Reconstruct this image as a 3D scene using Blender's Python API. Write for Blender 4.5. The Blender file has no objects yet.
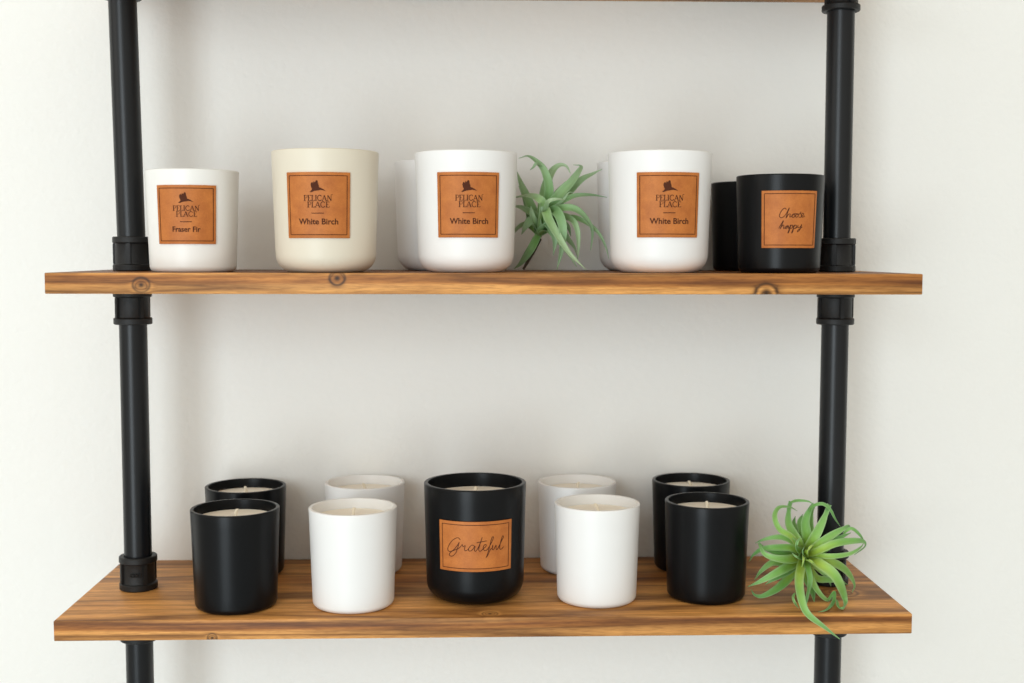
import bpy, bmesh, math, random
from mathutils import Vector, Matrix
random.seed(7)
S = bpy.context.scene
COL = S.collection
PI = math.pi
# ---------------------------------------------------------------- dimensions (metres; z = 0 is the top of the middle shelf)
D = 0.228            # shelf depth, front edge at y = 0
TH = 0.0195          # board thickness
GAP = 0.3273         # shelf spacing
ZB = -GAP            # top of the lower shelf
LEAN = .0020        # the lower board hangs a touch low on the left
def low_top(x): return ZB - .0008 + LEAN*x
ZT = 0.2972 + TH     # top of the upper shelf
PY = 0.1130          # pipes' distance behind the front edge
WALL = D + 0.0012
FLOOR = -1.52

# ---------------------------------------------------------------- helpers
def tag(o, label, cat, group=None):
    o['label'] = label; o['category'] = cat
    if group: o['group'] = group
    return o

def empty(name, loc, rz=0.0):
    o = bpy.data.objects.new(name, None); COL.objects.link(o)
    o.empty_display_size = .03
    o.location = loc; o.rotation_euler = (0, 0, rz)
    return o

def link(name, me, m=None, parent=None, loc=None, smooth=None):
    if m is not None and not me.materials: me.materials.append(m)
    o = bpy.data.objects.new(name, me); COL.objects.link(o)
    if parent: o.parent = parent
    if loc is not None: o.location = loc
    return o

def mesh(name, verts, faces, smooth=True, sharp=None):
    me = bpy.data.meshes.new(name)
    me.from_pydata([tuple(v) for v in verts], [], faces)
    me.validate(); me.update()
    if smooth:
        for p in me.polygons: p.use_smooth = True
        if sharp: me.set_sharp_from_angle(angle=math.radians(sharp))
    return me

def from_bm(name, bm, smooth=True, sharp=40):
    bmesh.ops.recalc_face_normals(bm, faces=bm.faces[:])
    me = bpy.data.meshes.new(name); bm.to_mesh(me); bm.free()
    if smooth:
        for p in me.polygons: p.use_smooth = True
        if sharp: me.set_sharp_from_angle(angle=math.radians(sharp))
    return me

def bm_lathe(bm, prof, n=96, cx=0, cy=0):
    """prof: (r, z) from one pole to the other; r = 0 closes the surface"""
    rings = []
    for r, z in prof:
        if r <= 1e-7: rings.append([bm.verts.new((cx, cy, z))])
        else: rings.append([bm.verts.new((cx + r*math.cos(2*PI*k/n), cy + r*math.sin(2*PI*k/n), z)) for k in range(n)])
    for a, b in zip(rings, rings[1:]):
        for k in range(n):
            k2 = (k+1) % n
            if len(a) == 1: bm.faces.new((a[0], b[k2], b[k]))
            elif len(b) == 1: bm.faces.new((a[k], a[k2], b[0]))
            else: bm.faces.new((a[k], a[k2], b[k2], b[k]))

def bm_box(bm, x0, x1, y0, y1, z0, z1):
    vs = [bm.verts.new((x, y, z)) for z in (z0, z1) for y in (y0, y1) for x in (x0, x1)]
    for f in ((0,2,3,1), (4,5,7,6), (0,1,5,4), (2,6,7,3), (0,4,6,2), (1,3,7,5)):
        bm.faces.new([vs[i] for i in f])

def arc(cx, cz, r, a0, a1, n):
    return [(cx + r*math.cos(math.radians(a0 + (a1-a0)*k/n)), cz + r*math.sin(math.radians(a0 + (a1-a0)*k/n))) for k in range(n+1)]

def catmull(pts, per=8):
    P = [Vector(p) for p in pts]
    P = [P[0]*2 - P[1]] + P + [P[-1]*2 - P[-2]]
    out = []
    for i in range(1, len(P)-2):
        a, b, c, d = P[i-1:i+3]
        for k in range(per):
            t = k/per
            out.append(.5*((2*b) + (c-a)*t + (2*a - 5*b + 4*c - d)*t*t + (3*b - a - 3*c + d)*t**3))
    out.append(P[-2])
    return out

# ---------------------------------------------------------------- materials
def new_mat(name):
    m = bpy.data.materials.new(name); m.use_nodes = True
    nt = m.node_tree; b = nt.nodes['Principled BSDF']
    return m, nt, b

def N(nt, t, **kw):
    n = nt.nodes.new(t)
    for k, v in kw.items():
        if k in n.inputs: n.inputs[k].default_value = v
        else: setattr(n, k, v)
    return n

def ramp(nt, stops, fac):
    r = nt.nodes.new('ShaderNodeValToRGB')
    e = r.color_ramp.elements
    while len(e) < len(stops): e.new(.5)
    for el, (p, c) in zip(e, stops): el.position = p; el.color = (*c, 1)
    nt.links.new(fac, r.inputs[0])
    return r.outputs[0]

def mathn(nt, op, a, b=None, c=None):
    n = nt.nodes.new('ShaderNodeMath'); n.operation = op
    for i, v in enumerate((a, b, c)):
        if v is None: continue
        if isinstance(v, (int, float)): n.inputs[i].default_value = v
        else: nt.links.new(v, n.inputs[i])
    return n.outputs[0]

def mix(nt, f, a, b, mode='MIX'):
    n = nt.nodes.new('ShaderNodeMix'); n.data_type = 'RGBA'; n.blend_type = mode
    for s, v in ((n.inputs[0], f), (n.inputs[6], a), (n.inputs[7], b)):
        if isinstance(v, (int, float)): s.default_value = v
        elif isinstance(v, tuple): s.default_value = (*v, 1)
        else: nt.links.new(v, s)
    return n.outputs[2]

def noise(nt, vec, scale, detail=3, rough=.5, dist=0.0):
    n = N(nt, 'ShaderNodeTexNoise', Scale=scale, Detail=detail, Roughness=rough, Distortion=dist)
    if vec is not None: nt.links.new(vec, n.inputs['Vector'])
    return n.outputs['Fac']

def mapping(nt, vec, loc=(0,0,0), scale=(1,1,1), rot=(0,0,0)):
    n = nt.nodes.new('ShaderNodeMapping')
    n.inputs['Location'].default_value = loc; n.inputs['Scale'].default_value = scale; n.inputs['Rotation'].default_value = rot
    nt.links.new(vec, n.inputs['Vector'])
    return n.outputs[0]

def coat_mat(name, col, rough, spec=.5, speck=.0, bump=0, bscale=800):
    m, nt, b = new_mat(name)
    tc = nt.nodes.new('ShaderNodeTexCoord').outputs['Object']
    f = noise(nt, tc, 60, 4)
    c = mix(nt, f, tuple(x*(1-speck) for x in col), tuple(min(1, x*(1+speck)) for x in col))
    nt.links.new(c, b.inputs['Base Color'])
    b.inputs['Roughness'].default_value = rough
    b.inputs['Specular IOR Level'].default_value = spec
    if bump:
        bn = N(nt, 'ShaderNodeBump', Strength=bump, Distance=.0006)
        nt.links.new(noise(nt, tc, bscale, 2), bn.inputs['Height'])
        nt.links.new(bn.outputs[0], b.inputs['Normal'])
    return m

def wood_mat(name, off, knots, light, mid, dark, tilt=.0, layer=None):
    """stained pine; knots: (x, y, z, size) in board coordinates, they bend the grain lines round them"""
    m, nt, b = new_mat(name)
    tc = nt.nodes.new('ShaderNodeTexCoord').outputs['Object']
    v = mapping(nt, tc, off, (1.6, 20, 62), (0, tilt, tilt*2))
    n = noise(nt, v, 1.0, 2.0, .45, .25)
    core = None
    for (kx, ky, kz, s) in knots:
        q = mapping(nt, tc, (-kx/s/1.15, -ky/s/1.15, -kz/s), (1/s/1.15, 1/s/1.15, 1/s))
        l = nt.nodes.new('ShaderNodeVectorMath'); l.operation = 'LENGTH'; nt.links.new(q, l.inputs[0])
        d2 = mathn(nt, 'MULTIPLY', l.outputs['Value'], l.outputs['Value'])
        g = mathn(nt, 'EXPONENT', mathn(nt, 'MULTIPLY', d2, -.32))
        n = mathn(nt, 'MULTIPLY_ADD', g, .34, n)
        k = mathn(nt, 'EXPONENT', mathn(nt, 'MULTIPLY', d2, -1.5))
        rim = mathn(nt, 'ADD', l.outputs['Value'], -2.0)
        rim = mathn(nt, 'MULTIPLY', mathn(nt, 'EXPONENT', mathn(nt, 'MULTIPLY', mathn(nt, 'MULTIPLY', rim, rim), -9.0)), .72)
        k = mathn(nt, 'MAXIMUM', k, rim)
        core = k if core is None else mathn(nt, 'MAXIMUM', core, k)
    ring = mathn(nt, 'PINGPONG', mathn(nt, 'MULTIPLY', n, 9.0), 1.0)
    ring = mathn(nt, 'POWER', ring, 1.7)
    band = noise(nt, mapping(nt, tc, (off[1], off[0], 3), (1.0, 14, 52), (0, tilt, tilt*2)), 1.0, 3, .55, .3)
    if layer:
        # one darker growth layer running along the board: (height, half thickness, depth of tone)
        zc, hw, amp = layer
        sp = nt.nodes.new('ShaderNodeSeparateXYZ'); nt.links.new(tc, sp.inputs[0])
        wav = noise(nt, mapping(nt, tc, (off[0], 0, off[2]), (3.2, 6, 0)), 1.0, 2, .5)
        dz = mathn(nt, 'SUBTRACT', sp.outputs['Z'], mathn(nt, 'MULTIPLY_ADD', wav, .016, zc - .008))
        g = mathn(nt, 'DIVIDE', dz, hw)
        g = mathn(nt, 'EXPONENT', mathn(nt, 'MULTIPLY', mathn(nt, 'POWER', mathn(nt, 'ABSOLUTE', g), 4.0), -1.0))
        band = mathn(nt, 'MULTIPLY_ADD', g, -amp, mathn(nt, 'ADD', band, amp*.45))
    streak = noise(nt, mapping(nt, tc, (off[2], 1, off[0]), (13, 150, 210)), 1.0, 3, .6)
    pores = noise(nt, mapping(nt, tc, (1, off[2], 2), (70, 1000, 1100)), 1.0, 2, .6)
    base = ramp(nt, [(.32, dark), (.44, mid), (.58, light)], band)
    c = mix(nt, mathn(nt, 'MULTIPLY', ring, .80), base, tuple(.42*d + .12*w for d, w in zip(dark, mid)))
    c = mix(nt, .62, c, ramp(nt, [(.34, (.46, .38, .30)), (.60, (1, 1, 1))], streak), 'MULTIPLY')
    c = mix(nt, .5, c, ramp(nt, [(.35, (.50, .44, .38)), (.55, (1, 1, 1))], pores), 'MULTIPLY')
    if core is not None:
        c = mix(nt, mathn(nt, 'MULTIPLY', core, .96), c, (.022, .009, .004))
    nt.links.new(c, b.inputs['Base Color'])
    b.inputs['Roughness'].default_value = .52
    b.inputs['Specular IOR Level'].default_value = .35
    bn = N(nt, 'ShaderNodeBump', Strength=.35, Distance=.0007)
    nt.links.new(mathn(nt, 'ADD', streak, mathn(nt, 'MULTIPLY', ring, -.35)), bn.inputs['Height'])
    nt.links.new(bn.outputs[0], b.inputs['Normal'])
    return m

M = {}
M['pipe'] = coat_mat('black_steel_paint', (.0055, .0064, .0078), .32, .32, .15, .12, 900)
M['casting'] = coat_mat('black_cast_iron', (.008, .008, .0082), .48, .36, .2, .45, 1400)
M['black'] = coat_mat('matte_black_glass', (.0031, .0036, .0044), .30, .19, .1)
M['white'] = coat_mat('matte_white_glass', (.80, .795, .785), .42, .45, .01)
M['frost'] = coat_mat('frosted_white_glass', (.80, .79, .76), .38, .45, .01)
M['cream'] = coat_mat('matte_cream_glass', (.70, .64, .525), .42, .45, .01)
M['wax'] = coat_mat('soy_wax', (.92, .87, .76), .55, .3, .03, .1, 300)
M['wick'] = coat_mat('cotton_wick', (.82, .74, .60), .9, .2, .05)
M['ink'] = coat_mat('burnt_engraving', (.075, .020, .008), .8, .2, .1)
M['stem'] = coat_mat('brown_stem', (.05, .035, .02), .7, .3, .2)

def leather():
    m, nt, b = new_mat('tan_leather')
    tc = nt.nodes.new('ShaderNodeTexCoord').outputs['Object']
    f = noise(nt, tc, 70, 5, .6)
    g = noise(nt, tc, 900, 3, .6)
    c = ramp(nt, [(.3, (.41, .120, .022)), (.7, (.55, .182, .036))], f)
    c = mix(nt, .3, c, ramp(nt, [(.35, (.7, .66, .6)), (.6, (1, 1, 1))], g), 'MULTIPLY')
    nt.links.new(c, b.inputs['Base Color'])
    b.inputs['Roughness'].default_value = .55; b.inputs['Specular IOR Level'].default_value = .35
    bn = N(nt, 'ShaderNodeBump', Strength=.3, Distance=.0003)
    nt.links.new(g, bn.inputs['Height']); nt.links.new(bn.outputs[0], b.inputs['Normal'])
    return m
M['leather'] = leather()

def leaf_mat(name, stops):
    m, nt, b = new_mat(name)
    at = N(nt, 'ShaderNodeAttribute', attribute_name='along')
    tc = nt.nodes.new('ShaderNodeTexCoord').outputs['Object']
    c = ramp(nt, stops, at.outputs['Fac'])
    ac = N(nt, 'ShaderNodeAttribute', attribute_name='across')
    tn = N(nt, 'ShaderNodeAttribute', attribute_name='tone')
    c = mix(nt, mathn(nt, 'MULTIPLY', mathn(nt, 'POWER', ac.outputs['Fac'], 2.0), .42), c, (.60, .74, .50))
    c = mix(nt, tn.outputs['Fac'], c, (.55, .74, .62), 'MULTIPLY')
    f = noise(nt, tc, 55, 3)
    c = mix(nt, .5, c, ramp(nt, [(.3, (.62, .72, .6)), (.65, (1, 1, 1))], f), 'MULTIPLY')
    nt.links.new(c, b.inputs['Base Color'])
    b.inputs['Roughness'].default_value = .48; b.inputs['Specular IOR Level'].default_value = .4
    tr = nt.nodes.new('ShaderNodeBsdfTranslucent'); nt.links.new(c, tr.inputs['Color'])
    mx = nt.nodes.new('ShaderNodeMixShader'); mx.inputs[0].default_value = .28
    nt.links.new(b.outputs[0], mx.inputs[1]); nt.links.new(tr.outputs[0], mx.inputs[2])
    nt.links.new(mx.outputs[0], nt.nodes['Material Output'].inputs['Surface'])
    return m
M['leaf_bright'] = leaf_mat('bright_green_leaf', [(0, (.80, .84, .10)), (.30, (.62, .77, .12)), (.55, (.34, .62, .14)), (.8, (.29, .57, .17)), (1, (.22, .46, .16))])
M['leaf_grey'] = leaf_mat('grey_green_leaf', [(0, (.18, .34, .05)), (.3, (.29, .50, .14)), (.65, (.46, .63, .36)), (1, (.52, .65, .45))])

def wall_mat():
    m, nt, b = new_mat('off_white_wall_paint')
    tc = nt.nodes.new('ShaderNodeTexCoord').outputs['Object']
    f = noise(nt, tc, 2.2, 4)
    c = mix(nt, f, (.815, .805, .77), (.84, .83, .795))
    nt.links.new(c, b.inputs['Base Color'])
    b.inputs['Roughness'].default_value = .72; b.inputs['Specular IOR Level'].default_value = .3
    h = mathn(nt, 'ADD', noise(nt, tc, 150, 2, .5), mathn(nt, 'MULTIPLY', noise(nt, tc, 38, 2, .5), .8))
    bn = N(nt, 'ShaderNodeBump', Strength=.30, Distance=.0022)
    nt.links.new(h, bn.inputs['Height']); nt.links.new(bn.outputs[0], b.inputs['Normal'])
    return m
M['wall'] = wall_mat()
M['floor'] = coat_mat('pale_grey_floor', (.43, .48, .53), .6, .3, .04)

# ---------------------------------------------------------------- the setting
def slab(name, x0, x1, y0, y1, z0, z1, m):
    bm = bmesh.new(); bm_box(bm, x0, x1, y0, y1, z0, z1)
    o = link(name, from_bm(name, bm, False), m); o['kind'] = 'structure'
    return o
slab('wall_back', -2.6, 2.6, WALL, WALL+.12, FLOOR, 1.3, M['wall'])
slab('floor', -2.6, 2.6, -4.2, WALL+.12, FLOOR-.06, FLOOR, M['floor'])

# ---------------------------------------------------------------- boards
def board(x0, x1, ztop, m, label, lean=0.0):
    bm = bmesh.new(); bm_box(bm, x0, x1, 0, D, -TH, 0)
    bmesh.ops.bevel(bm, geom=bm.edges[:], offset=.0009, segments=2, affect='EDGES', profile=.5)
    for v in bm.verts: v.co.z += TH
    o = link('shelf_board', from_bm('shelf_board', bm, True, 30), m, None, (0, 0, ztop - TH))
    o.rotation_euler = (0, -lean, 0)
    tag(o, label, 'shelf', 'stained pine shelf boards')
    return o
LIGHT, MID, DARK = (.76, .365, .105), (.50, .195, .042), (.18, .058, .013)
board(-.4110, .4108, 0.0, wood_mat('stained_pine_middle', (7.3, 2.1, 4.4), [(-.3222, 0, 0.0085, .0034), (-.1408, 0, .0150, .0032), (.262, 0, .001, .0045), (.365, .1, .0195, .008)], LIGHT, MID, DARK, .012, (.0165, .0072, .26)),
      'middle pine shelf board carrying the cream candle and the candles with square tan labels')
board(-.4110, .4092, low_top(0), wood_mat('stained_pine_lower', (1.7, 5.2, 9.1), [(.002, .012, .0195, .0032), (.365, .075, .0195, .006), (-.262, 0, .002, .0020)], LIGHT, MID, DARK, -.006, (.0125, .0042, .24)),
      'lowest pine shelf board, its top in view, carrying unlabelled candles and a bright plant', LEAN)
board(-.4100, .4092, ZT, wood_mat('stained_pine_upper', (4.1, 8.8, 2.6), [], LIGHT, MID, DARK, .008),
      'stained pine shelf board at the very top, only its underside edge in view')

# ---------------------------------------------------------------- pipe uprights
PR = .0139
def tube_between(p, q, r=PR, n=48):
    bm = bmesh.new()
    d = Vector(q) - Vector(p)
    L = d.length
    bm_lathe(bm, [(0, 0), (r-.0008, 0), (r, .0008), (r, L-.0008), (r-.0008, L), (0, L)], n)
    Mx = Matrix.Translation(Vector(p)) @ d.to_track_quat('Z', 'Y').to_matrix().to_4x4()
    bmesh.ops.transform(bm, matrix=Mx, verts=bm.verts[:])
    return from_bm('pipe_section', bm, True, 40)

CH = .0345
def coupling_mesh(spin):
    """threaded coupling: a band at each end, a slimmer waist and four cast ribs"""
    R1, R2 = .0192, .0167
    prof = [(.0143, 0), (R1-.0008, 0), (R1, .0008), (R1, .0058), (R1-.0007, .0066), (R2+.0003, .0070), (R2, .0076)]
    prof += [(R2, CH-.0076), (R2+.0003, CH-.0070), (R1-.0007, CH-.0066), (R1, CH-.0058), (R1, CH-.0008), (R1-.0008, CH), (.0143, CH), (.0143, 0)]
    bm = bmesh.new(); bm_lathe(bm, prof, 64)
    bmesh.ops.remove_doubles(bm, verts=bm.verts[:], dist=1e-6)
    return from_bm('coupling', bm, True, 35)

def rib_mesh(ang):
    bm = bmesh.new(); bm_box(bm, .0160, .0189, -.0024, .0024, .0066, CH-.0066)
    bmesh.ops.bevel(bm, geom=bm.edges[:], offset=.0006, segments=2, affect='EDGES')
    bmesh.ops.rotate(bm, verts=bm.verts[:], cent=(0, 0, 0), matrix=Matrix.Rotation(ang, 3, 'Z'))
    return from_bm('rib', bm)

CMESH = coupling_mesh(0)
def upright(label, xs, spins, mark, short):
    """xs: pipe centre x at (top end, above middle, below middle, above lower, below lower)"""
    root = empty('pipe_upright', (xs[4], PY, FLOOR))
    tag(root, label, 'pipe', 'black pipe uprights')
    def P3(x, z): return (x - xs[4], 0, z - FLOOR)
    zt0 = ZT - TH
    ZB = low_top(xs[3])
    G = .0003   # the board is drilled and clamped: a hair of play at each face
    tops = [(FLOOR+.012, ZB-TH-G, xs[4], xs[4]), (ZB+G, -TH-G, xs[3], xs[2]), (G, zt0-G, xs[1], xs[0]), (ZT+G, ZT+.30, xs[0], xs[0])]
    for z0, z1, xa, xb in tops:
        link('pipe_section', tube_between(P3(xa, z0), P3(xb, z1)), M['pipe'], root)
    cs = [(xs[4], ZB-TH-CH-G, 0), (xs[3], ZB+G, 1), (xs[2], -TH-CH-G, 2), (xs[1], G, 3), (xs[0], zt0-CH*short-G, 4), (xs[0], ZT+G, 5)]
    for x, z, i in cs:
        c = link('coupling', CMESH, M['casting'], root, P3(x, z))
        if i == 4: c.scale = (1, 1, short)
        for k in range(4):
            link('rib', rib_mesh(spins[i] + k*PI/2), M['casting'], c)
        if i == 1 and mark:
            # raised foundry letters, too worn to read: three small loops
            bm = bmesh.new()
            for j in range(3):
                a = -PI/2 + .10 + (j-1)*.21
                rr = .0018
                for q in range(10):
                    t0, t1 = 2*PI*q/10, 2*PI*(q+1)/10
                    def W(t, e): return ((.0172+e)*math.cos(a + rr*math.cos(t)/.0172), (.0172+e)*math.sin(a + rr*math.cos(t)/.0172), CH*.5 + rr*1.2*math.sin(t))
                    def W2(t, e): return ((.0172+e)*math.cos(a + .55*rr*math.cos(t)/.0172), (.0172+e)*math.sin(a + .55*rr*math.cos(t)/.0172), CH*.5 + rr*.6*math.sin(t))
                    v = [bm.verts.new(p) for p in (W(t0, .0005), W(t1, .0005), W2(t1, .0005), W2(t0, .0005))]
                    bm.faces.new(v)
            me = from_bm('cast_mark', bm)
            o = link('cast_mark', me, M['casting'], c)
            s = o.modifiers.new('thick', 'SOLIDIFY'); s.thickness = .0007; s.offset = -1
    bm = bmesh.new()
    bm_lathe(bm, [(0, 0), (.044, 0), (.045, .001), (.045, .006), (.044, .007), (.021, .009), (.019, .012), (0, .012)], 64)
    link('floor_flange', from_bm('floor_flange', bm), M['casting'], root)
    bm = bmesh.new()
    z0 = ZT+.30 - FLOOR
    bm_lathe(bm, [(0, z0), (.018, z0), (.0185, z0+.001), (.0185, z0+.018), (.012, z0+.024), (0, z0+.025)], 48, xs[0]-xs[4], 0)
    link('end_cap', from_bm('end_cap', bm), M['casting'], root)
    return root
upright('black steel pipe upright at the left end of the shelves, beside a white candle', (-.3663, -.3614, -.3620, -.3618, -.3623), (.2, .65, .78, -PI/2+.12-.06, .5, 0), True, .72)
upright('black steel pipe upright at the right end of the shelves, beside the black candle', (.3606, .3614, .3614, .3613, .3611), (.2, .6, .1, -PI/2-.42, .35, 0), False, .92)

# air plant leaves: width (mm) and the line each leaf follows
AIR_LOW=[
(-8.5,[(0.3233,0.078,-0.2897),(0.311,0.055,-0.2693),(0.3031,0.06,-0.2536),(0.3054,0.07,-0.2401),(0.3088,0.076,-0.2328)]),
(5.5,[(0.3233,0.078,-0.2897),(0.3023,0.045,-0.2624),(0.2888,0.04,-0.2535),(0.2848,0.045,-0.2424),(0.2911,0.055,-0.2351),(0.3047,0.065,-0.2363),(0.3149,0.072,-0.2419)]),
(-9.5,[(0.3233,0.078,-0.2897),(0.3208,0.058,-0.2656),(0.3195,0.06,-0.2515),(0.3252,0.066,-0.2405),(0.3324,0.074,-0.2356)]),
(-9.5,[(0.3233,0.078,-0.2897),(0.3236,0.05,-0.2682),(0.3309,0.048,-0.2533),(0.3388,0.055,-0.2415),(0.3442,0.062,-0.2332)]),
(3,[(0.3263,0.066,-0.2405),(0.3268,0.06,-0.234),(0.3353,0.055,-0.2308),(0.3441,0.058,-0.2377),(0.3503,0.062,-0.2476),(0.3576,0.066,-0.257)]),
(2.6,[(0.3088,0.075,-0.2335),(0.3131,0.066,-0.2299),(0.3222,0.06,-0.2295),(0.3278,0.06,-0.2327)]),
(-8,[(0.3233,0.078,-0.2897),(0.3275,0.048,-0.2728),(0.341,0.042,-0.2603),(0.3599,0.052,-0.2539),(0.3636,0.058,-0.2579)]),
(7,[(0.3233,0.078,-0.2897),(0.326,0.042,-0.2773),(0.3424,0.035,-0.2669),(0.3642,0.042,-0.2658),(0.3767,0.052,-0.2691),(0.3797,0.058,-0.2755),(0.3715,0.064,-0.2855)]),
(5,[(0.3233,0.078,-0.2897),(0.328,0.045,-0.2814),(0.3418,0.036,-0.2797),(0.3595,0.04,-0.2781),(0.3731,0.05,-0.2744),(0.3795,0.058,-0.2706)]),
(3,[(0.3555,0.05,-0.2605),(0.3625,0.048,-0.2545),(0.3721,0.05,-0.2617),(0.379,0.055,-0.2708)]),
(9.5,[(0.3233,0.078,-0.2897),(0.3256,0.04,-0.2868),(0.337,0.026,-0.2931),(0.3459,0.028,-0.3058),(0.354,0.036,-0.3235),(0.3466,0.0129,-0.3251)]),
(7.5,[(0.3233,0.078,-0.2897),(0.3354,0.055,-0.2889),(0.3479,0.052,-0.2911),(0.3621,0.058,-0.3011),(0.3728,0.066,-0.3164),(0.3708,0.0661,-0.3251)]),
(6.5,[(0.3233,0.078,-0.2897),(0.3319,0.065,-0.308),(0.3452,0.068,-0.3118),(0.3582,0.07,-0.3134),(0.369,0.074,-0.3191)]),
(-6.5,[(0.3233,0.078,-0.2897),(0.3169,0.04,-0.2912),(0.3167,0.028,-0.3012),(0.3153,0.03,-0.3161),(0.3135,0.0308,-0.3251)]),
(8.5,[(0.3233,0.078,-0.2897),(0.3083,0.035,-0.2909),(0.3004,0.01,-0.3005),(0.2997,-0.007,-0.314),(0.3045,-0.012,-0.3238),(0.3192,-0.013,-0.3351),(0.3364,-0.01,-0.3486)]),
(5.5,[(0.3233,0.078,-0.2897),(0.3236,0.05,-0.3039),(0.3284,0.044,-0.3157),(0.3379,0.0417,-0.3251),(0.3492,0.054,-0.3242)]),
(8,[(0.3233,0.078,-0.2897),(0.3229,0.065,-0.3068),(0.3262,0.056,-0.3179),(0.3233,0.0343,-0.3251)]),
(3.2,[(0.339,0.0416,-0.3251),(0.3464,0.045,-0.3183),(0.3422,0.0339,-0.3251),(0.3282,0.0082,-0.3251),(0.3175,0.0005,-0.3251)]),
(3,[(0.3473,0.04,-0.3247),(0.3421,0.0189,-0.3251),(0.3442,0.0115,-0.3251),(0.3523,0.0262,-0.3251)]),
(9,[(0.3233,0.078,-0.2897),(0.2998,0.042,-0.2905),(0.2833,0.028,-0.294),(0.2682,0.028,-0.302),(0.2573,0.036,-0.3097)]),
(8,[(0.3233,0.078,-0.2897),(0.3042,0.058,-0.3059),(0.2892,0.046,-0.3144),(0.274,0.042,-0.3208),(0.2668,0.046,-0.321),(0.2641,0.052,-0.3169)]),
(8.5,[(0.3233,0.078,-0.2897),(0.2987,0.038,-0.2835),(0.2809,0.024,-0.2785),(0.271,0.026,-0.2746),(0.2684,0.034,-0.2691),(0.2676,0.042,-0.2666)]),
(6.5,[(0.3233,0.078,-0.2897),(0.3025,0.045,-0.2735),(0.2848,0.036,-0.2706),(0.2727,0.04,-0.2728),(0.2657,0.05,-0.2812),(0.2632,0.058,-0.29)]),
(6.5,[(0.3233,0.078,-0.2897),(0.3059,0.05,-0.2692),(0.2921,0.044,-0.2621),(0.2773,0.046,-0.2641),(0.268,0.055,-0.2707)]),
(7,[(0.3233,0.078,-0.2897),(0.3023,0.06,-0.2929),(0.2868,0.056,-0.2907),(0.2758,0.056,-0.2985),(0.2698,0.062,-0.3098)]),
(2.4,[(0.3053,0.04,-0.3177),(0.3006,0.03,-0.3193),(0.3022,0.026,-0.3243),(0.3021,0.0124,-0.3251)]),
(8,[(0.3233,0.078,-0.2897),(0.3013,0.024,-0.269),(0.2997,0.016,-0.261),(0.3051,0.022,-0.257)]),
(9.5,[(0.3233,0.078,-0.2897),(0.3246,0.066,-0.2698),(0.3264,0.072,-0.2542),(0.3306,0.08,-0.2435),(0.3395,0.088,-0.2368)]),
(9,[(0.3233,0.078,-0.2897),(0.3195,0.068,-0.2657),(0.318,0.074,-0.2546),(0.3229,0.082,-0.2473)]),
(8.5,[(0.3233,0.078,-0.2897),(0.2995,0.05,-0.2825),(0.2836,0.044,-0.2765),(0.2748,0.046,-0.273),(0.2708,0.052,-0.2684)]),
(9,[(0.3233,0.078,-0.2897),(0.302,0.05,-0.2959),(0.2854,0.036,-0.301),(0.2741,0.034,-0.307)]),
(9,[(0.3233,0.078,-0.2897),(0.3329,0.05,-0.2928),(0.3458,0.044,-0.3024),(0.3543,0.046,-0.313),(0.3613,0.05,-0.3232)]),
(8,[(0.3233,0.078,-0.2897),(0.3365,0.052,-0.2765),(0.3478,0.046,-0.2651),(0.3632,0.05,-0.2594)]),
(7.5,[(0.3233,0.078,-0.2897),(0.3131,0.05,-0.3005),(0.3078,0.04,-0.3089),(0.3071,0.04,-0.3177)]),
(7.5,[(0.3233,0.078,-0.2897),(0.3106,0.022,-0.2723),(0.3122,0.016,-0.2658),(0.318,0.022,-0.2647)]),
(7.5,[(0.3233,0.078,-0.2897),(0.3037,0.022,-0.2777),(0.2977,0.014,-0.2734),(0.2957,0.018,-0.2712)]),
(7.5,[(0.3233,0.078,-0.2897),(0.3107,0.022,-0.2799),(0.3132,0.014,-0.2789),(0.3194,0.018,-0.2833)]),
(7,[(0.3233,0.078,-0.2897),(0.3076,0.022,-0.2755),(0.3054,0.012,-0.2777),(0.3042,0.012,-0.2838)]),
(6,[(0.3233,0.078,-0.2897),(0.3086,0.024,-0.2751),(0.3054,0.016,-0.2696),(0.3065,0.014,-0.2653)]),
(7,[(0.3233,0.078,-0.2897),(0.3133,0.07,-0.265),(0.3129,0.078,-0.2555),(0.3163,0.085,-0.2502)]),
(7,[(0.3233,0.078,-0.2897),(0.3387,0.07,-0.3014),(0.3492,0.078,-0.3116),(0.3534,0.08,-0.3225)]),
(6.5,[(0.3233,0.078,-0.2897),(0.3455,0.068,-0.276),(0.3608,0.078,-0.2728),(0.3688,0.086,-0.269)]),
]
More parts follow.
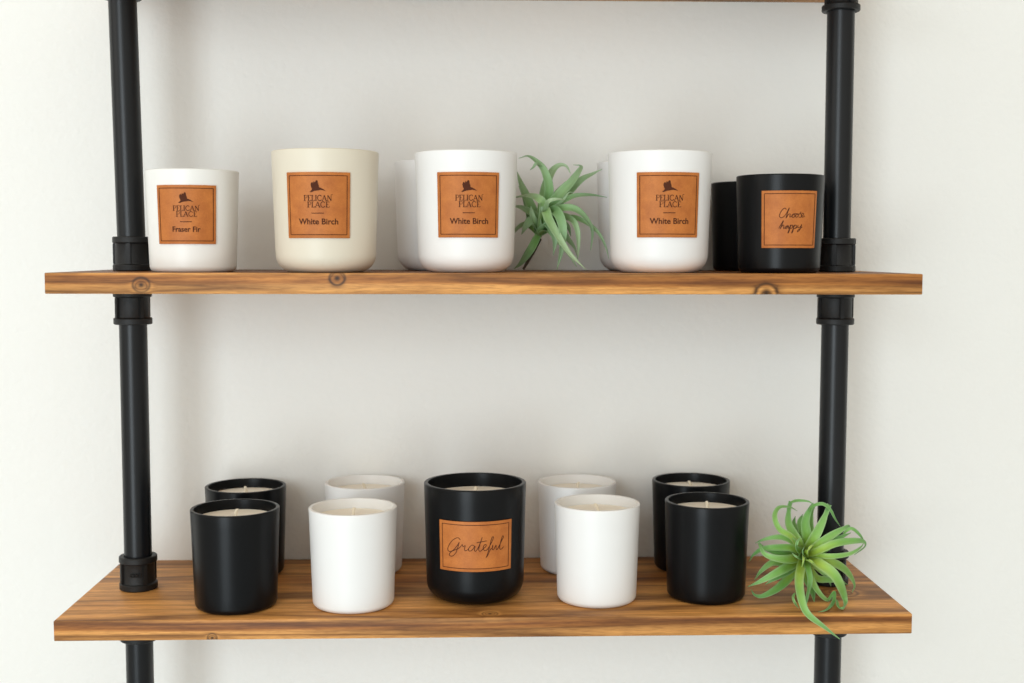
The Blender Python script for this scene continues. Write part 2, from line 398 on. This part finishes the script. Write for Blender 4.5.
AIR_UP=[
(8.5,[(0.0533,0.125,0.0361),(0.0605,0.115,0.0672),(0.0632,0.112,0.0846),(0.0584,0.115,0.1021),(0.0509,0.122,0.1123),(0.0424,0.13,0.1187),(0.0328,0.138,0.1173)]),
(3,[(0.0556,0.118,0.1081),(0.0504,0.112,0.11),(0.0469,0.112,0.1061),(0.0435,0.114,0.1036)]),
(9.5,[(0.0533,0.125,0.0361),(0.0573,0.128,0.0657),(0.0604,0.132,0.0856),(0.0665,0.136,0.1016),(0.0747,0.14,0.1098),(0.0825,0.138,0.1092),(0.0868,0.134,0.1015)]),
(9.5,[(0.0533,0.125,0.0361),(0.0641,0.11,0.0651),(0.0744,0.105,0.0785),(0.0853,0.108,0.0902),(0.0933,0.116,0.1014),(0.0967,0.124,0.1083),(0.0894,0.132,0.1104)]),
(8.5,[(0.0533,0.125,0.0361),(0.0696,0.12,0.0645),(0.0841,0.118,0.081),(0.097,0.12,0.0938),(0.1085,0.128,0.1002),(0.1199,0.135,0.1064)]),
(6,[(0.0533,0.125,0.0361),(0.0645,0.1,0.0647),(0.0784,0.092,0.0721),(0.0893,0.096,0.0765),(0.1066,0.106,0.0778),(0.1236,0.115,0.0762)]),
(8,[(0.0533,0.125,0.0361),(0.0645,0.1,0.058),(0.077,0.085,0.0633),(0.0892,0.082,0.0613),(0.1003,0.088,0.0511),(0.1057,0.094,0.0397),(0.1051,0.098,0.0215)]),
(6.5,[(0.0533,0.125,0.0361),(0.0697,0.105,0.0553),(0.0843,0.092,0.0527),(0.0902,0.088,0.0415),(0.0916,0.09,0.0243),(0.0907,0.092,0.0093)]),
(9.5,[(0.0533,0.125,0.0361),(0.0642,0.095,0.0588),(0.0699,0.078,0.0583),(0.0743,0.072,0.0431),(0.0737,0.076,0.0223),(0.0695,0.08,0.0022)]),
(8.5,[(0.0533,0.125,0.0361),(0.0582,0.09,0.0606),(0.0613,0.078,0.0507),(0.0694,0.07,0.0355),(0.0806,0.066,0.0186),(0.0977,0.062,0.0022)]),
(9,[(0.0533,0.125,0.0361),(0.0617,0.1,0.0416),(0.0709,0.092,0.0319),(0.0824,0.09,0.0176),(0.0902,0.09,0.0051)]),
(7.5,[(0.0533,0.125,0.0361),(0.053,0.12,0.0371),(0.0451,0.118,0.0223),(0.0355,0.124,0.0085),(0.0278,0.13,0.0022)]),
(7.5,[(0.0533,0.125,0.0361),(0.0475,0.13,0.0441),(0.0398,0.135,0.0477),(0.032,0.14,0.0438),(0.0262,0.146,0.0364)]),
(8,[(0.0533,0.125,0.0361),(0.051,0.12,0.0537),(0.0413,0.125,0.062),(0.0318,0.135,0.0667),(0.024,0.142,0.0661)]),
(7.5,[(0.0533,0.125,0.0361),(0.0567,0.1,0.0666),(0.0518,0.098,0.0733),(0.0426,0.11,0.0766),(0.0312,0.128,0.0764),(0.024,0.14,0.076)]),
(9,[(0.0533,0.125,0.0361),(0.0495,0.13,0.0559),(0.0417,0.135,0.0748),(0.0349,0.14,0.0918),(0.0317,0.148,0.1042)]),
(10,[(0.0533,0.125,0.0361),(0.0479,0.138,0.0482),(0.044,0.142,0.0642),(0.0382,0.148,0.0803),(0.0333,0.152,0.0895)]),
(9,[(0.0533,0.125,0.0361),(0.0524,0.108,0.0476),(0.0539,0.1,0.0609),(0.0548,0.1,0.0705)]),
(9,[(0.0533,0.125,0.0361),(0.0571,0.105,0.0436),(0.0614,0.095,0.0511),(0.0642,0.095,0.0607)]),
(8,[(0.0533,0.125,0.0361),(0.0487,0.112,0.0457),(0.0455,0.108,0.0572),(0.0447,0.112,0.0671)]),
(5,[(0.0533,0.125,0.0361),(0.0819,0.112,0.0545),(0.0989,0.105,0.0505),(0.1123,0.102,0.0399),(0.12,0.1,0.0263),(0.124,0.1,0.0128)]),
(7,[(0.0533,0.125,0.0361),(0.071,0.11,0.0438),(0.0822,0.102,0.0321),(0.0892,0.104,0.0234),(0.0914,0.106,0.0166)]),
(5,[(0.0533,0.125,0.0361),(0.0631,0.11,0.0651),(0.0714,0.118,0.081),(0.0827,0.126,0.0873),(0.0909,0.13,0.0934)]),
(4.5,[(0.0533,0.125,0.0361),(0.0673,0.098,0.0628),(0.0762,0.088,0.072),(0.0819,0.088,0.0796),(0.0869,0.09,0.0797)]),
(9,[(0.0533,0.125,0.0361),(0.059,0.104,0.0514),(0.064,0.09,0.0434),(0.0676,0.086,0.0319),(0.0666,0.09,0.0166)]),
(9.5,[(0.0533,0.125,0.0361),(0.0635,0.115,0.0516),(0.0717,0.105,0.0514),(0.0813,0.104,0.0456),(0.0856,0.108,0.036)]),
(9,[(0.0533,0.125,0.0361),(0.0468,0.115,0.0516),(0.041,0.115,0.0477),(0.0353,0.12,0.038)]),
(9,[(0.0533,0.125,0.0361),(0.068,0.126,0.0716),(0.0798,0.126,0.0883),(0.0899,0.13,0.0983)]),
(5.5,[(0.0533,0.125,0.0361),(0.0591,0.09,0.0644),(0.0615,0.082,0.0707),(0.0701,0.082,0.0726),(0.0802,0.09,0.0721)]),
]
STEM_UP=[(0.0533, 0.125, 0.0342), (0.0473, 0.122, 0.0204), (0.0374, 0.122, 0.002)]
STEM_LOW=[(0.3233, 0.078, -0.2897), (0.3233, 0.088, -0.3055), (0.3233, 0.09, -0.3213)]
# ---------------------------------------------------------------- candles
def vessel_profile(R, Rb, h, rc, t, lip):
    """outside from the foot up, over the lip and down inside (closed solid)"""
    def rad(z): return Rb + (R-Rb)*min(1, z/h)
    out = [(0, .0006), (Rb-rc-.002, .0006), (Rb-rc, 0)]
    out += [(r, z) for r, z in arc(Rb-rc + (R-Rb)*rc/h, rc, rc, -90, 0, 8)]
    for k in range(1, 9):
        z = rc + (h-lip-rc)*k/8; out.append((rad(z), z))
    out += [(r, z) for r, z in arc(R-lip, h-lip, lip, 20, 90, 4)]
    out += [(R-t+lip*.6, h)]
    out += [(r, z) for r, z in arc(R-t+lip*.6, h-lip*.6, lip*.6, 110, 180, 3)]
    ri = Rb - t
    out += [(R-t-(R-Rb)*.3, h*.7), (ri, rc+t), (ri-.5*rc, t+.003), (0, t+.002)]
    return out, rad

KIND = {
    # R rim, R foot, corner radius, wall, wax below the rim
    'small': dict(rf=.922, rc=.0055, t=.0036, lip=.0012, drop=.0105),
    'stout': dict(rf=.945, rc=.0165, t=.0042, lip=.0014, drop=.0150),
    'big':   dict(rf=.930, rc=.0175, t=.0042, lip=.0014, drop=.0150),
    'tumbler': dict(rf=.925, rc=.0060, t=.0036, lip=.0013, drop=.012),
}
CACHE = {}
def solid(key, prof, n=128):
    if key not in CACHE:
        bm = bmesh.new(); bm_lathe(bm, prof, n); CACHE[key] = from_bm(key[0], bm, True, 50)
    return CACHE[key]

def candle(name, label, group, loc, R, h, kind, mat, wick_turn=0.0, drop=None):
    k = KIND[kind]; Rb = R*k['rf']
    prof, rad = vessel_profile(R, Rb, h, k['rc'], k['t'], k['lip'])
    root = empty(name, loc); tag(root, label, 'candle', group)
    link('jar', solid(('jar', R, h, kind, mat), prof), M[mat], root)
    zw = h - (drop or k['drop'])
    rw = rad(zw) - k['t'] - .0001 - (R-Rb)*.12
    w = [(0, zw-.03), (rw-.0005, zw-.03), (rw, zw-.0295), (rw, zw+.0004), (rw-.0015, zw), (.006, zw), (.0025, zw+.0003), (0, zw+.0004)]
    link('wax', solid(('wax', R, h, kind, zw), w), M['wax'], root)
    bm = bmesh.new()
    pts = catmull([(0, 0, -.002), (.0004, 0, .003), (.0012*math.cos(wick_turn), .0012*math.sin(wick_turn), .0065), (.0022*math.cos(wick_turn), .0022*math.sin(wick_turn), .0088)], 4)
    n = 10; prev = None
    for i, p in enumerate(pts):
        r = .0016 if i < len(pts)-1 else .0012
        ring = [bm.verts.new((p.x + r*math.cos(2*PI*j/n), p.y + r*math.sin(2*PI*j/n), p.z)) for j in range(n)]
        if prev:
            for j in range(n): bm.faces.new((prev[j], prev[(j+1)%n], ring[(j+1)%n], ring[j]))
        else: bm.faces.new(ring[::-1])
        prev = ring
    bm.faces.new(prev)
    link('wick', from_bm('wick', bm), M['wick'], root, (0, 0, zw))
    return root, rad

# ---- curved leather labels: everything flat is drawn in label metres (u right, v up from its centre) and wrapped on the jar
class Wrap:
    def __init__(s, rad, th, zc): s.rad, s.th, s.zc = rad, th, zc
    def __call__(s, u, v, e):
        r = s.rad(s.zc) ; a = s.th + u/r
        rr = s.rad(s.zc + v) + e
        return (rr*math.sin(a), -rr*math.cos(a), s.zc + v)

def wrapped(name, flat_v, flat_f, wrap, e, m, parent, thick=.0003):
    me = mesh(name, [wrap(u, v, e) for u, v in flat_v], flat_f, False)
    bm = bmesh.new(); bm.from_mesh(me)
    bmesh.ops.recalc_face_normals(bm, faces=bm.faces[:])
    # outward normals
    for f in bm.faces:
        c = f.calc_center_median()
        if f.normal.dot(Vector((c.x, c.y, 0))) < 0: f.normal_flip()
    bm.to_mesh(me); bm.free()
    o = link(name, me, m, parent)
    s = o.modifiers.new('thick', 'SOLIDIFY'); s.thickness = thick; s.offset = -1
    return o

def ribbon(V, F, pts, w0, per=6, smooth=True, taper=.6):
    """a pen stroke as a flat ribbon"""
    P = catmull([(x, y, 0) for x, y in pts], per) if smooth and len(pts) > 2 else [Vector((x, y, 0)) for x, y in pts]
    if len(P) == 2:
        n = max(2, int((P[1]-P[0]).length/.002)+1)
        P = [P[0].lerp(P[1], i/n) for i in range(n+1)]
    b = len(V); n = len(P)
    for i, p in enumerate(P):
        t = (P[min(i+1, n-1)] - P[max(i-1, 0)]); t.normalize()
        nx, ny = -t.y, t.x
        w = w0*.5*(taper if i in (0, n-1) else 1.0)
        V.append((p.x + nx*w, p.y + ny*w)); V.append((p.x - nx*w, p.y - ny*w))
    for i in range(n-1):
        a = b + 2*i; F.append((a, a+1, a+3, a+2))

GLYPH = {   # serif capitals in a unit box: strokes (points, thick?)
 'P': (.72, [([(.2,0),(.2,1)],1), ([(.05,1),(.45,1),(.66,.88),(.66,.62),(.45,.5),(.2,.5)],0), ([(.02,0),(.4,0)],0)]),
 'E': (.68, [([(.2,0),(.2,1)],1), ([(.02,1),(.62,1)],0), ([(.62,1),(.62,.84)],0), ([(.2,.52),(.5,.52)],0), ([(.02,0),(.66,0)],0), ([(.66,0),(.66,.18)],0)]),
 'L': (.66, [([(.2,0),(.2,1)],1), ([(.02,1),(.4,1)],0), ([(.02,0),(.62,0)],0), ([(.62,0),(.62,.2)],0)]),
 'I': (.40, [([(.2,0),(.2,1)],1), ([(.02,1),(.38,1)],0), ([(.02,0),(.38,0)],0)]),
 'C': (.86, [([(.78,.8),(.62,.97),(.42,1),(.16,.82),(.08,.5),(.16,.18),(.42,0),(.64,.04),(.8,.22)],.6)]),
 'A': (.86, [([(.06,0),(.42,1)],0), ([(.42,1),(.76,0)],1), ([(.18,.34),(.62,.34)],0), ([(-.04,0),(.2,0)],0), ([(.62,0),(.92,0)],0)]),
 'N': (1.0, [([(.16,0),(.16,1)],0), ([(.16,1),(.78,0)],1), ([(.78,0),(.78,1),(.92,1.12),(1.08,1.1)],0), ([(.02,0),(.3,0)],0)]),
}
def serif_line(V, F, text, cx, base, width, height):
    tot = sum(GLYPH[c][0] for c in text) + .02*(len(text)-1)
    sx = width/tot; x = cx - width/2
    for c in text:
        w, st = GLYPH[c]
        for pts, k in st:
            ribbon(V, F, [(x + px*sx, base + py*height) for px, py in pts], height*(.075 + .085*k), 5, len(pts) > 3, 1.0)
        x += (w + .02)*sx

def sans_line(V, F, text, cx, base, width, height):
    """plain grotesque lettering from the default outline font"""
    cu = bpy.data.curves.new('lettering', 'FONT'); cu.body = text; cu.size = 1.0; cu.resolution_u = 3; cu.offset = .020
    o = bpy.data.objects.new('lettering', cu)
    me = o.to_mesh()
    xs = [v.co.x for v in me.vertices]; ys = [v.co.y for v in me.vertices]
    x0, x1, y0 = min(xs), max(xs), 0.0; y1 = max(ys)
    b = len(V)
    for v in me.vertices: V.append((cx + ((v.co.x-x0)/(x1-x0) - .5)*width, base + (v.co.y/y1)*height))
    for p in me.polygons: F.append(tuple(b+i for i in p.vertices))
    o.to_mesh_clear(); bpy.data.objects.remove(o); bpy.data.curves.remove(cu)

BIRD = [(280,285),(289,277),(296,268),(291,256),(287,240),(289,227),(297,219),(302,228),(307,213),(313,222),(321,207),(330,211),(332,228),(337,244),(338,255),(348,258),(356,263),(366,269),(380,281),(362,275),(347,273),(330,276),(312,279),(299,284),(288,288)]
GRATEFUL = [
 [(192,340),(180,330),(155,345),(135,375),(132,395),(145,400),(165,385),(182,360),(186,352),(180,375),(172,400),(158,418),(145,422),(138,414),(152,398),(185,380),(200,362),(203,372),(213,366),(210,384),(216,391),(230,380)],
 [(254,368),(242,363),(229,378),(230,391),(242,388),(256,368),(253,386),(259,392),(270,375),(281,345),(287,326),(276,364),(272,387),(280,392),(292,381),(303,371),(304,362),(296,364),(291,380),(300,391),(313,381),(330,350),(337,328),(329,333),(318,380),(308,416),(304,424),(312,414),(323,388),(333,380),(334,366),(332,384),(338,389),(350,368),(350,385),(356,389),(372,360),(386,333),(380,330),(370,364),(368,387),(376,391),(388,380)],
 [(262,352),(283,348),(308,344)]]
CHOOSE = [
 [(222,178),(215,172),(203,185),(197,202),(204,210),(218,200),(232,171),(227,188),(221,211),(230,196),(236,196),(235,207),(241,204),(250,194),(243,200),(246,209),(254,203),(251,194),(263,195),(256,200),(259,208),(267,202),(264,194),(270,196),(278,186),(275,192),(280,201),(276,208),(269,207)],
 [(279,206),(287,199),(288,193),(283,192),(279,201),(284,208),(294,202)],
 [(195,252),(212,221),(205,242),(200,254),(209,240),(214,241),(213,252),(219,249),(228,240),(220,246),(222,253),(231,241),(230,252),(236,246),(239,238),(234,262),(229,270),(237,246),(245,238),(246,247),(239,253),(250,244),(252,238),(248,262),(243,270),(251,246),(259,238),(260,247),(253,253),(265,246),(267,238),(267,248),(275,247),(282,236),(276,255),(266,265),(268,258),(286,245)]]

def label_on(root, rad, th, z1, z0, W, style, name_text=None, mat_note=None):
    W *= .968; H = z1 - z0; zc = (z0+z1)/2
    wrap = Wrap(rad, th, zc)
    T = .0016
    nu, nv = 28, 10
    V = []; F = []
    for j in range(nv+1):
        for i in range(nu+1): V.append(((i/nu-.5)*W, (j/nv-.5)*H))
    for j in range(nv):
        for i in range(nu):
            a = j*(nu+1)+i; F.append((a, a+1, a+nu+2, a+nu+1))
    me = mesh('label', [wrap(u, v, T) for u, v in V], F, True)
    lab = link('label', me, M['leather'], root)
    s = lab.modifiers.new('thick', 'SOLIDIFY'); s.thickness = T-.0002; s.offset = -1
    bv = lab.modifiers.new('bevel', 'BEVEL'); bv.width = .0003; bv.segments = 2
    lab['label'] = 'tan leather label'
    e = T + .00022
    # burnt border line, set in from the edge
    ins = (.052 if style != 'wide' else .05)*W; lw = .00062
    V = []; F = []
    a, b = W/2-ins, H/2-(ins if style != 'wide' else ins*.85)
    for p, q in (((-a,-b),(a,-b)), ((a,-b),(a,b)), ((a,b),(-a,b)), ((-a,b),(-a,-b))):
        ribbon(V, F, [p, q], lw, taper=1.0)
    wrapped('border_line', V, F, wrap, e, M['ink'], lab)
    X = lambda f: f*W; Y = lambda f: (.5-f)*H
    if style == 'square':
        k = W/412.0
        bm = bmesh.new()
        vs = [bm.verts.new(((x-324-2)*k, (374.5-y)*(H/445.0), 0)) for x, y in BIRD]
        f = bm.faces.new(vs); bmesh.ops.triangulate(bm, faces=[f])
        bm.verts.index_update()
        V = [(v.co.x, v.co.y) for v in bm.verts]; F = [tuple(v.index for v in f.verts) for f in bm.faces]; bm.free()
        wrapped('bird_emblem', V, F, wrap, e, M['ink'], lab)
        V = []; F = []
        serif_line(V, F, 'PELICAN', X(.008), Y(.434), .43*W, .083*H)
        serif_line(V, F, 'PLACE', X(.012), Y(.533), .335*W, .083*H)
        ribbon(V, F, [(X(-.09), Y(.622)), (X(.095), Y(.622))], .0007, taper=1.0)
        wrapped('brand_lettering', V, F, wrap, e, M['ink'], lab)
        V = []; F = []
        sans_line(V, F, name_text, X(.008), Y(.79), (.605 if len(name_text) > 10 else .455)*W, .088*H)
        wrapped('scent_lettering', V, F, wrap, e, M['ink'], lab)
    elif style == 'wide':
        V = []; F = []
        for st in GRATEFUL: ribbon(V, F, [((x-259)/345*W, (373-y)/240*H) for x, y in st], .00062, 5)
        wrapped('script_lettering', V, F, wrap, e, M['ink'], lab)
    else:
        V = []; F = []
        for st in CHOOSE: ribbon(V, F, [((x-240)/220*W, (216-y)/226*H) for x, y in st], .00062, 5)
        wrapped('script_lettering', V, F, wrap, e, M['ink'], lab)
    return lab

# middle shelf
GL = 'candles with tan labels on the middle shelf'
c, r = candle('jar_candle', 'small white candle with tan label beside the left pipe', GL, (-.2904, .0736, 0), .0450, .0985, 'tumbler', 'frost')
label_on(c, r, .078, .0828, .0270, .0584, 'square', 'Fraser Fir')
c, r = candle('jar_candle', 'large cream candle with tan label, second from left on the middle shelf', GL, (-.1573, .0530, 0), .0515, .1160, 'big', 'cream')
label_on(c, r, -.029, .0937, .0326, .0625, 'square', 'White Birch')
c, r = candle('jar_candle', 'large white candle with tan label just left of the grey-green plant', GL, (-.0212, .0655, 0), .0502, .1164, 'big', 'white')
label_on(c, r, .057, .0952, .0336, .0621, 'square', 'White Birch')
c, r = candle('jar_candle', 'large white candle with tan label between the grey-green plant and the black candles', GL, (.1686, .0574, 0), .0507, .1164, 'big', 'white')
label_on(c, r, .038, .0952, .0340, .0631, 'square', 'White Birch')
c, r = candle('jar_candle', 'black candle with tan label on the middle shelf beside the right pipe', GL, (.2880, .0586, 0), .0428, .0950, 'small', 'black')
label_on(c, r, .008, .0788, .0243, .0564, 'script')
GB = 'candles standing in the back row of the middle shelf'
candle('jar_candle', 'white candle mostly hidden behind the large white candle left of the grey-green plant', GB, (-.0480, .1740, 0), .0506, .1157, 'big', 'white')
candle('jar_candle', 'white candle mostly hidden behind the large white candle right of the grey-green plant', GB, (.1691, .1740, 0), .0506, .1157, 'big', 'white')
candle('jar_candle', 'black candle mostly hidden behind the labelled black candle on the middle shelf', GB, (.2863, .1800, 0), .0428, .0950, 'small', 'black')
# lower shelf
GS = 'small black candles on the lower shelf'
GW = 'small white candles on the lower shelf'
candle('jar_candle', 'small black candle at the front left of the lower shelf, no label', GS, (-.2485, .0495, low_top(-.2485)), .0432, .0976, 'small', 'black', .4)
candle('jar_candle', 'small black candle behind the front left black candle, near the left pipe', GS, (-.2616, .1745, low_top(-.2616)), .0433, .0956, 'small', 'black', 2.)
candle('jar_candle', 'small white candle in the front row left of the labelled black candle', GW, (-.1330, .0500, low_top(-.1330)), .0433, .0978, 'small', 'white', 1.)
candle('jar_candle', 'small white candle in the back row left of the labelled black candle', GW, (-.1335, .1815, low_top(-.1335)), .0435, .0976, 'small', 'white', 4.)
candle('jar_candle', 'small white candle in the front row right of the labelled black candle', GW, (.1098, .0612, low_top(.1098)), .0428, .0982, 'small', 'white', 2.5)
candle('jar_candle', 'small white candle in the back row right of the labelled black candle', GW, (.0992, .1800, low_top(.0992)), .0430, .0974, 'small', 'white', .2)
candle('jar_candle', 'small black candle in the front row just left of the bright green plant', GS, (.2218, .0690, low_top(.2218)), .0423, .0982, 'small', 'black', 1.5)
candle('jar_candle', 'small black candle behind the front right black candle on the lower shelf', GS, (.2254, .1825, low_top(.2254)), .0426, .0978, 'small', 'black', 3.)
c, r = candle('jar_candle', 'large black candle with a wide tan script label in the centre of the lower shelf', 'labelled large candles', (-.0125, .0780, low_top(-.0125)), .0516, .1168, 'stout', 'black', 1.2, .0145)
label_on(c, r, .014, .0866, .0370, .0774, 'wide')

# ---------------------------------------------------------------- air plants
def strap_leaf(pts, wmm, base, hint, wide=1.0, base_start=None, n=30):
    pts_start = Vector(pts[0])
    P = catmull(pts, max(4, n//(len(pts)-1)))
    P = [p - base for p in P]
    m = len(P)
    cum = [0]
    for a, b in zip(P, P[1:]): cum.append(cum[-1] + (b-a).length)
    V = []; F = []; at = []
    prev = None
    us = (-1, -.5, 0, .5, 1)
    for i, p in enumerate(P):
        t = cum[i]/cum[-1]
        T = (P[min(i+1, m-1)] - P[max(i-1, 0)]).normalized()
        h = hint if prev is None else hint*.25 + prev*.75
        Sd = T.cross(h)
        if Sd.length < 1e-4: Sd = T.orthogonal()
        Sd.normalize(); Nn = Sd.cross(T).normalized()
        prev = Nn
        blunt = .45 if wmm < 0 else .07
        w = abs(wmm)*.0005*wide*(.6 + .4*min(1, t/.25))*max(blunt, (1 - max(0, (t-.38)/.62)**1.9))
        for u in us:
            V.append(p + Sd*u*w + Nn*(u*u*w*.55)); at.append(t)
    for i in range(m-1):
        for j in range(4):
            a = i*5 + j; F.append((a, a+1, a+6, a+5))
    if (pts_start - base_start).length > .012: at = [.6 + .4*a for a in at]   # a curling leaf end
    if (pts_start - base_start).length < .001 and (Vector(pts[-1]) - pts_start - Vector((0, pts[-1][1]-pts_start.y, 0))).length < .026 and pts[-1][1] < .05 and pts[0][2] < -.2: at = [.38*a for a in at]   # young leaves at the heart
    me = mesh('leaf', V, F, True)
    A = me.attributes.new('along', 'FLOAT', 'POINT')
    A.data.foreach_set('value', at)
    B = me.attributes.new('across', 'FLOAT', 'POINT'); B.data.foreach_set('value', [abs(us[i % 5]) for i in range(len(V))])
    tone = random.random()*.75
    Cc = me.attributes.new('tone', 'FLOAT', 'POINT'); Cc.data.foreach_set('value', [tone]*len(V))
    return me

def tube_path(name, pts, r0, r1, base, n=10):
    P = [p - base for p in catmull(pts, 6)]
    bm = bmesh.new(); prev = None
    for i, p in enumerate(P):
        T = (P[min(i+1, len(P)-1)] - P[max(i-1, 0)]).normalized()
        s = T.orthogonal().normalized(); q = T.cross(s)
        if prev is not None:
            s = (ps - T*ps.dot(T)).normalized(); q = T.cross(s)
        ps = s
        r = r0 + (r1-r0)*i/(len(P)-1)
        ring = [bm.verts.new(p + (s*math.cos(2*PI*k/n) + q*math.sin(2*PI*k/n))*r) for k in range(n)]
        if prev:
            for k in range(n): bm.faces.new((prev[k], prev[(k+1)%n], ring[(k+1)%n], ring[k]))
        else: bm.faces.new(ring)
        prev = ring
    bm.faces.new(prev[::-1])
    return from_bm(name, bm)

def air_plant(label, leaves, stem, mat, r0, r1, hint, wide):
    base = Vector(stem[-1])
    root = empty('air_plant', base); tag(root, label, 'plant', 'air plants on the shelves')
    link('stem', tube_path('stem', stem, r0, r1, base), M['stem'], root)
    for w, pts in leaves:
        o = link('leaf', strap_leaf(pts, w, base, hint, wide, Vector(leaves[0][1][0])), M[mat], root)
        s = o.modifiers.new('thick', 'SOLIDIFY'); s.thickness = .0006; s.offset = 0
        sub = o.modifiers.new('soft', 'SUBSURF'); sub.levels = 1; sub.render_levels = 1
    return root
air_plant('spiky bright green air plant draping over the lower shelf edge near the right pipe', AIR_LOW, STEM_LOW, 'leaf_bright', .005, .003, Vector((-.1, -1, .35)).normalized(), 1.15)
air_plant('grey-green air plant with arching leaves between two large white candles on the middle shelf', AIR_UP, STEM_UP, 'leaf_grey', .0035, .0012, Vector((.1, -.8, .6)).normalized(), 1.15)

# ---------------------------------------------------------------- light: a big window behind and to the left, and the room's own brightness
def window_light(name, loc, target, sx, sy, power, col):
    l = bpy.data.lights.new(name, 'AREA'); l.shape = 'RECTANGLE'; l.size = sx; l.size_y = sy
    l.energy = power; l.color = col
    o = bpy.data.objects.new(name, l); COL.objects.link(o)
    o.location = loc
    o.rotation_euler = (Vector(target) - Vector(loc)).to_track_quat('-Z', 'Y').to_euler()
    return o
window_light('window_light', (-1.2, -3.3, -.10), (0, .1, -.1), 1.3, 2.7, 66, (.82, .93, 1.0))
window_light('side_window_light', (-2.3, -1.1, .7), (0, .1, 0), 1.4, 1.6, 7, (1.0, .97, .92))

w = bpy.data.worlds.new('room_light'); S.world = w; w.use_nodes = True
bg = w.node_tree.nodes['Background']
# the room: pale and bright behind the camera, dimmer along the shelf wall, a plain ceiling overhead
nt = w.node_tree
sx = nt.nodes.new('ShaderNodeSeparateXYZ')
nt.links.new(nt.nodes.new('ShaderNodeTexCoord').outputs['Generated'], sx.inputs[0])
front = ramp(nt, [(.0, (.46, .435, .38)), (.35, (.55, .525, .465)), (1, (.90, .87, .80))], mathn(nt, 'MULTIPLY', sx.outputs['Y'], -1.0))
above = ramp(nt, [(.25, (0, 0, 0)), (.8, (.46, .41, .30))], sx.outputs['Z'])
nt.links.new(mix(nt, 1.0, front, above, 'ADD'), bg.inputs[0])
bg.inputs[1].default_value = 1.0

# ---------------------------------------------------------------- camera
cam = bpy.data.cameras.new('camera'); co = bpy.data.objects.new('camera', cam); COL.objects.link(co)
r_ = Vector((0.9995990954872045, -0.02824922263617855, 0.0019051828295730527))
u_ = Vector((0.0001691872078238715, 0.07324748357079755, 0.9973137808765274))
f_ = Vector((0.028312888882118532, 0.9969136309485377, -0.07322289773118411))
mw = Matrix(((r_.x, u_.x, -f_.x, -0.01007523), (r_.y, u_.y, -f_.y, -1.1427404), (r_.z, u_.z, -f_.z, 0.02007439), (0, 0, 0, 1)))
co.matrix_world = mw
cam.sensor_fit = 'HORIZONTAL'; cam.sensor_width = 36.0; cam.lens = 1220.0/1024*36
cam.clip_start = .02
cam.dof.use_dof = True; cam.dof.focus_distance = 1.19; cam.dof.aperture_fstop = 5.0
S.camera = co

vs = S.view_settings
S.display_settings.display_device = 'sRGB'
vs.view_transform = 'Standard'; vs.look = 'None'; vs.gamma = 1.0; vs.exposure = 0.03
try: vs.use_curve_mapping = False
except Exception: pass
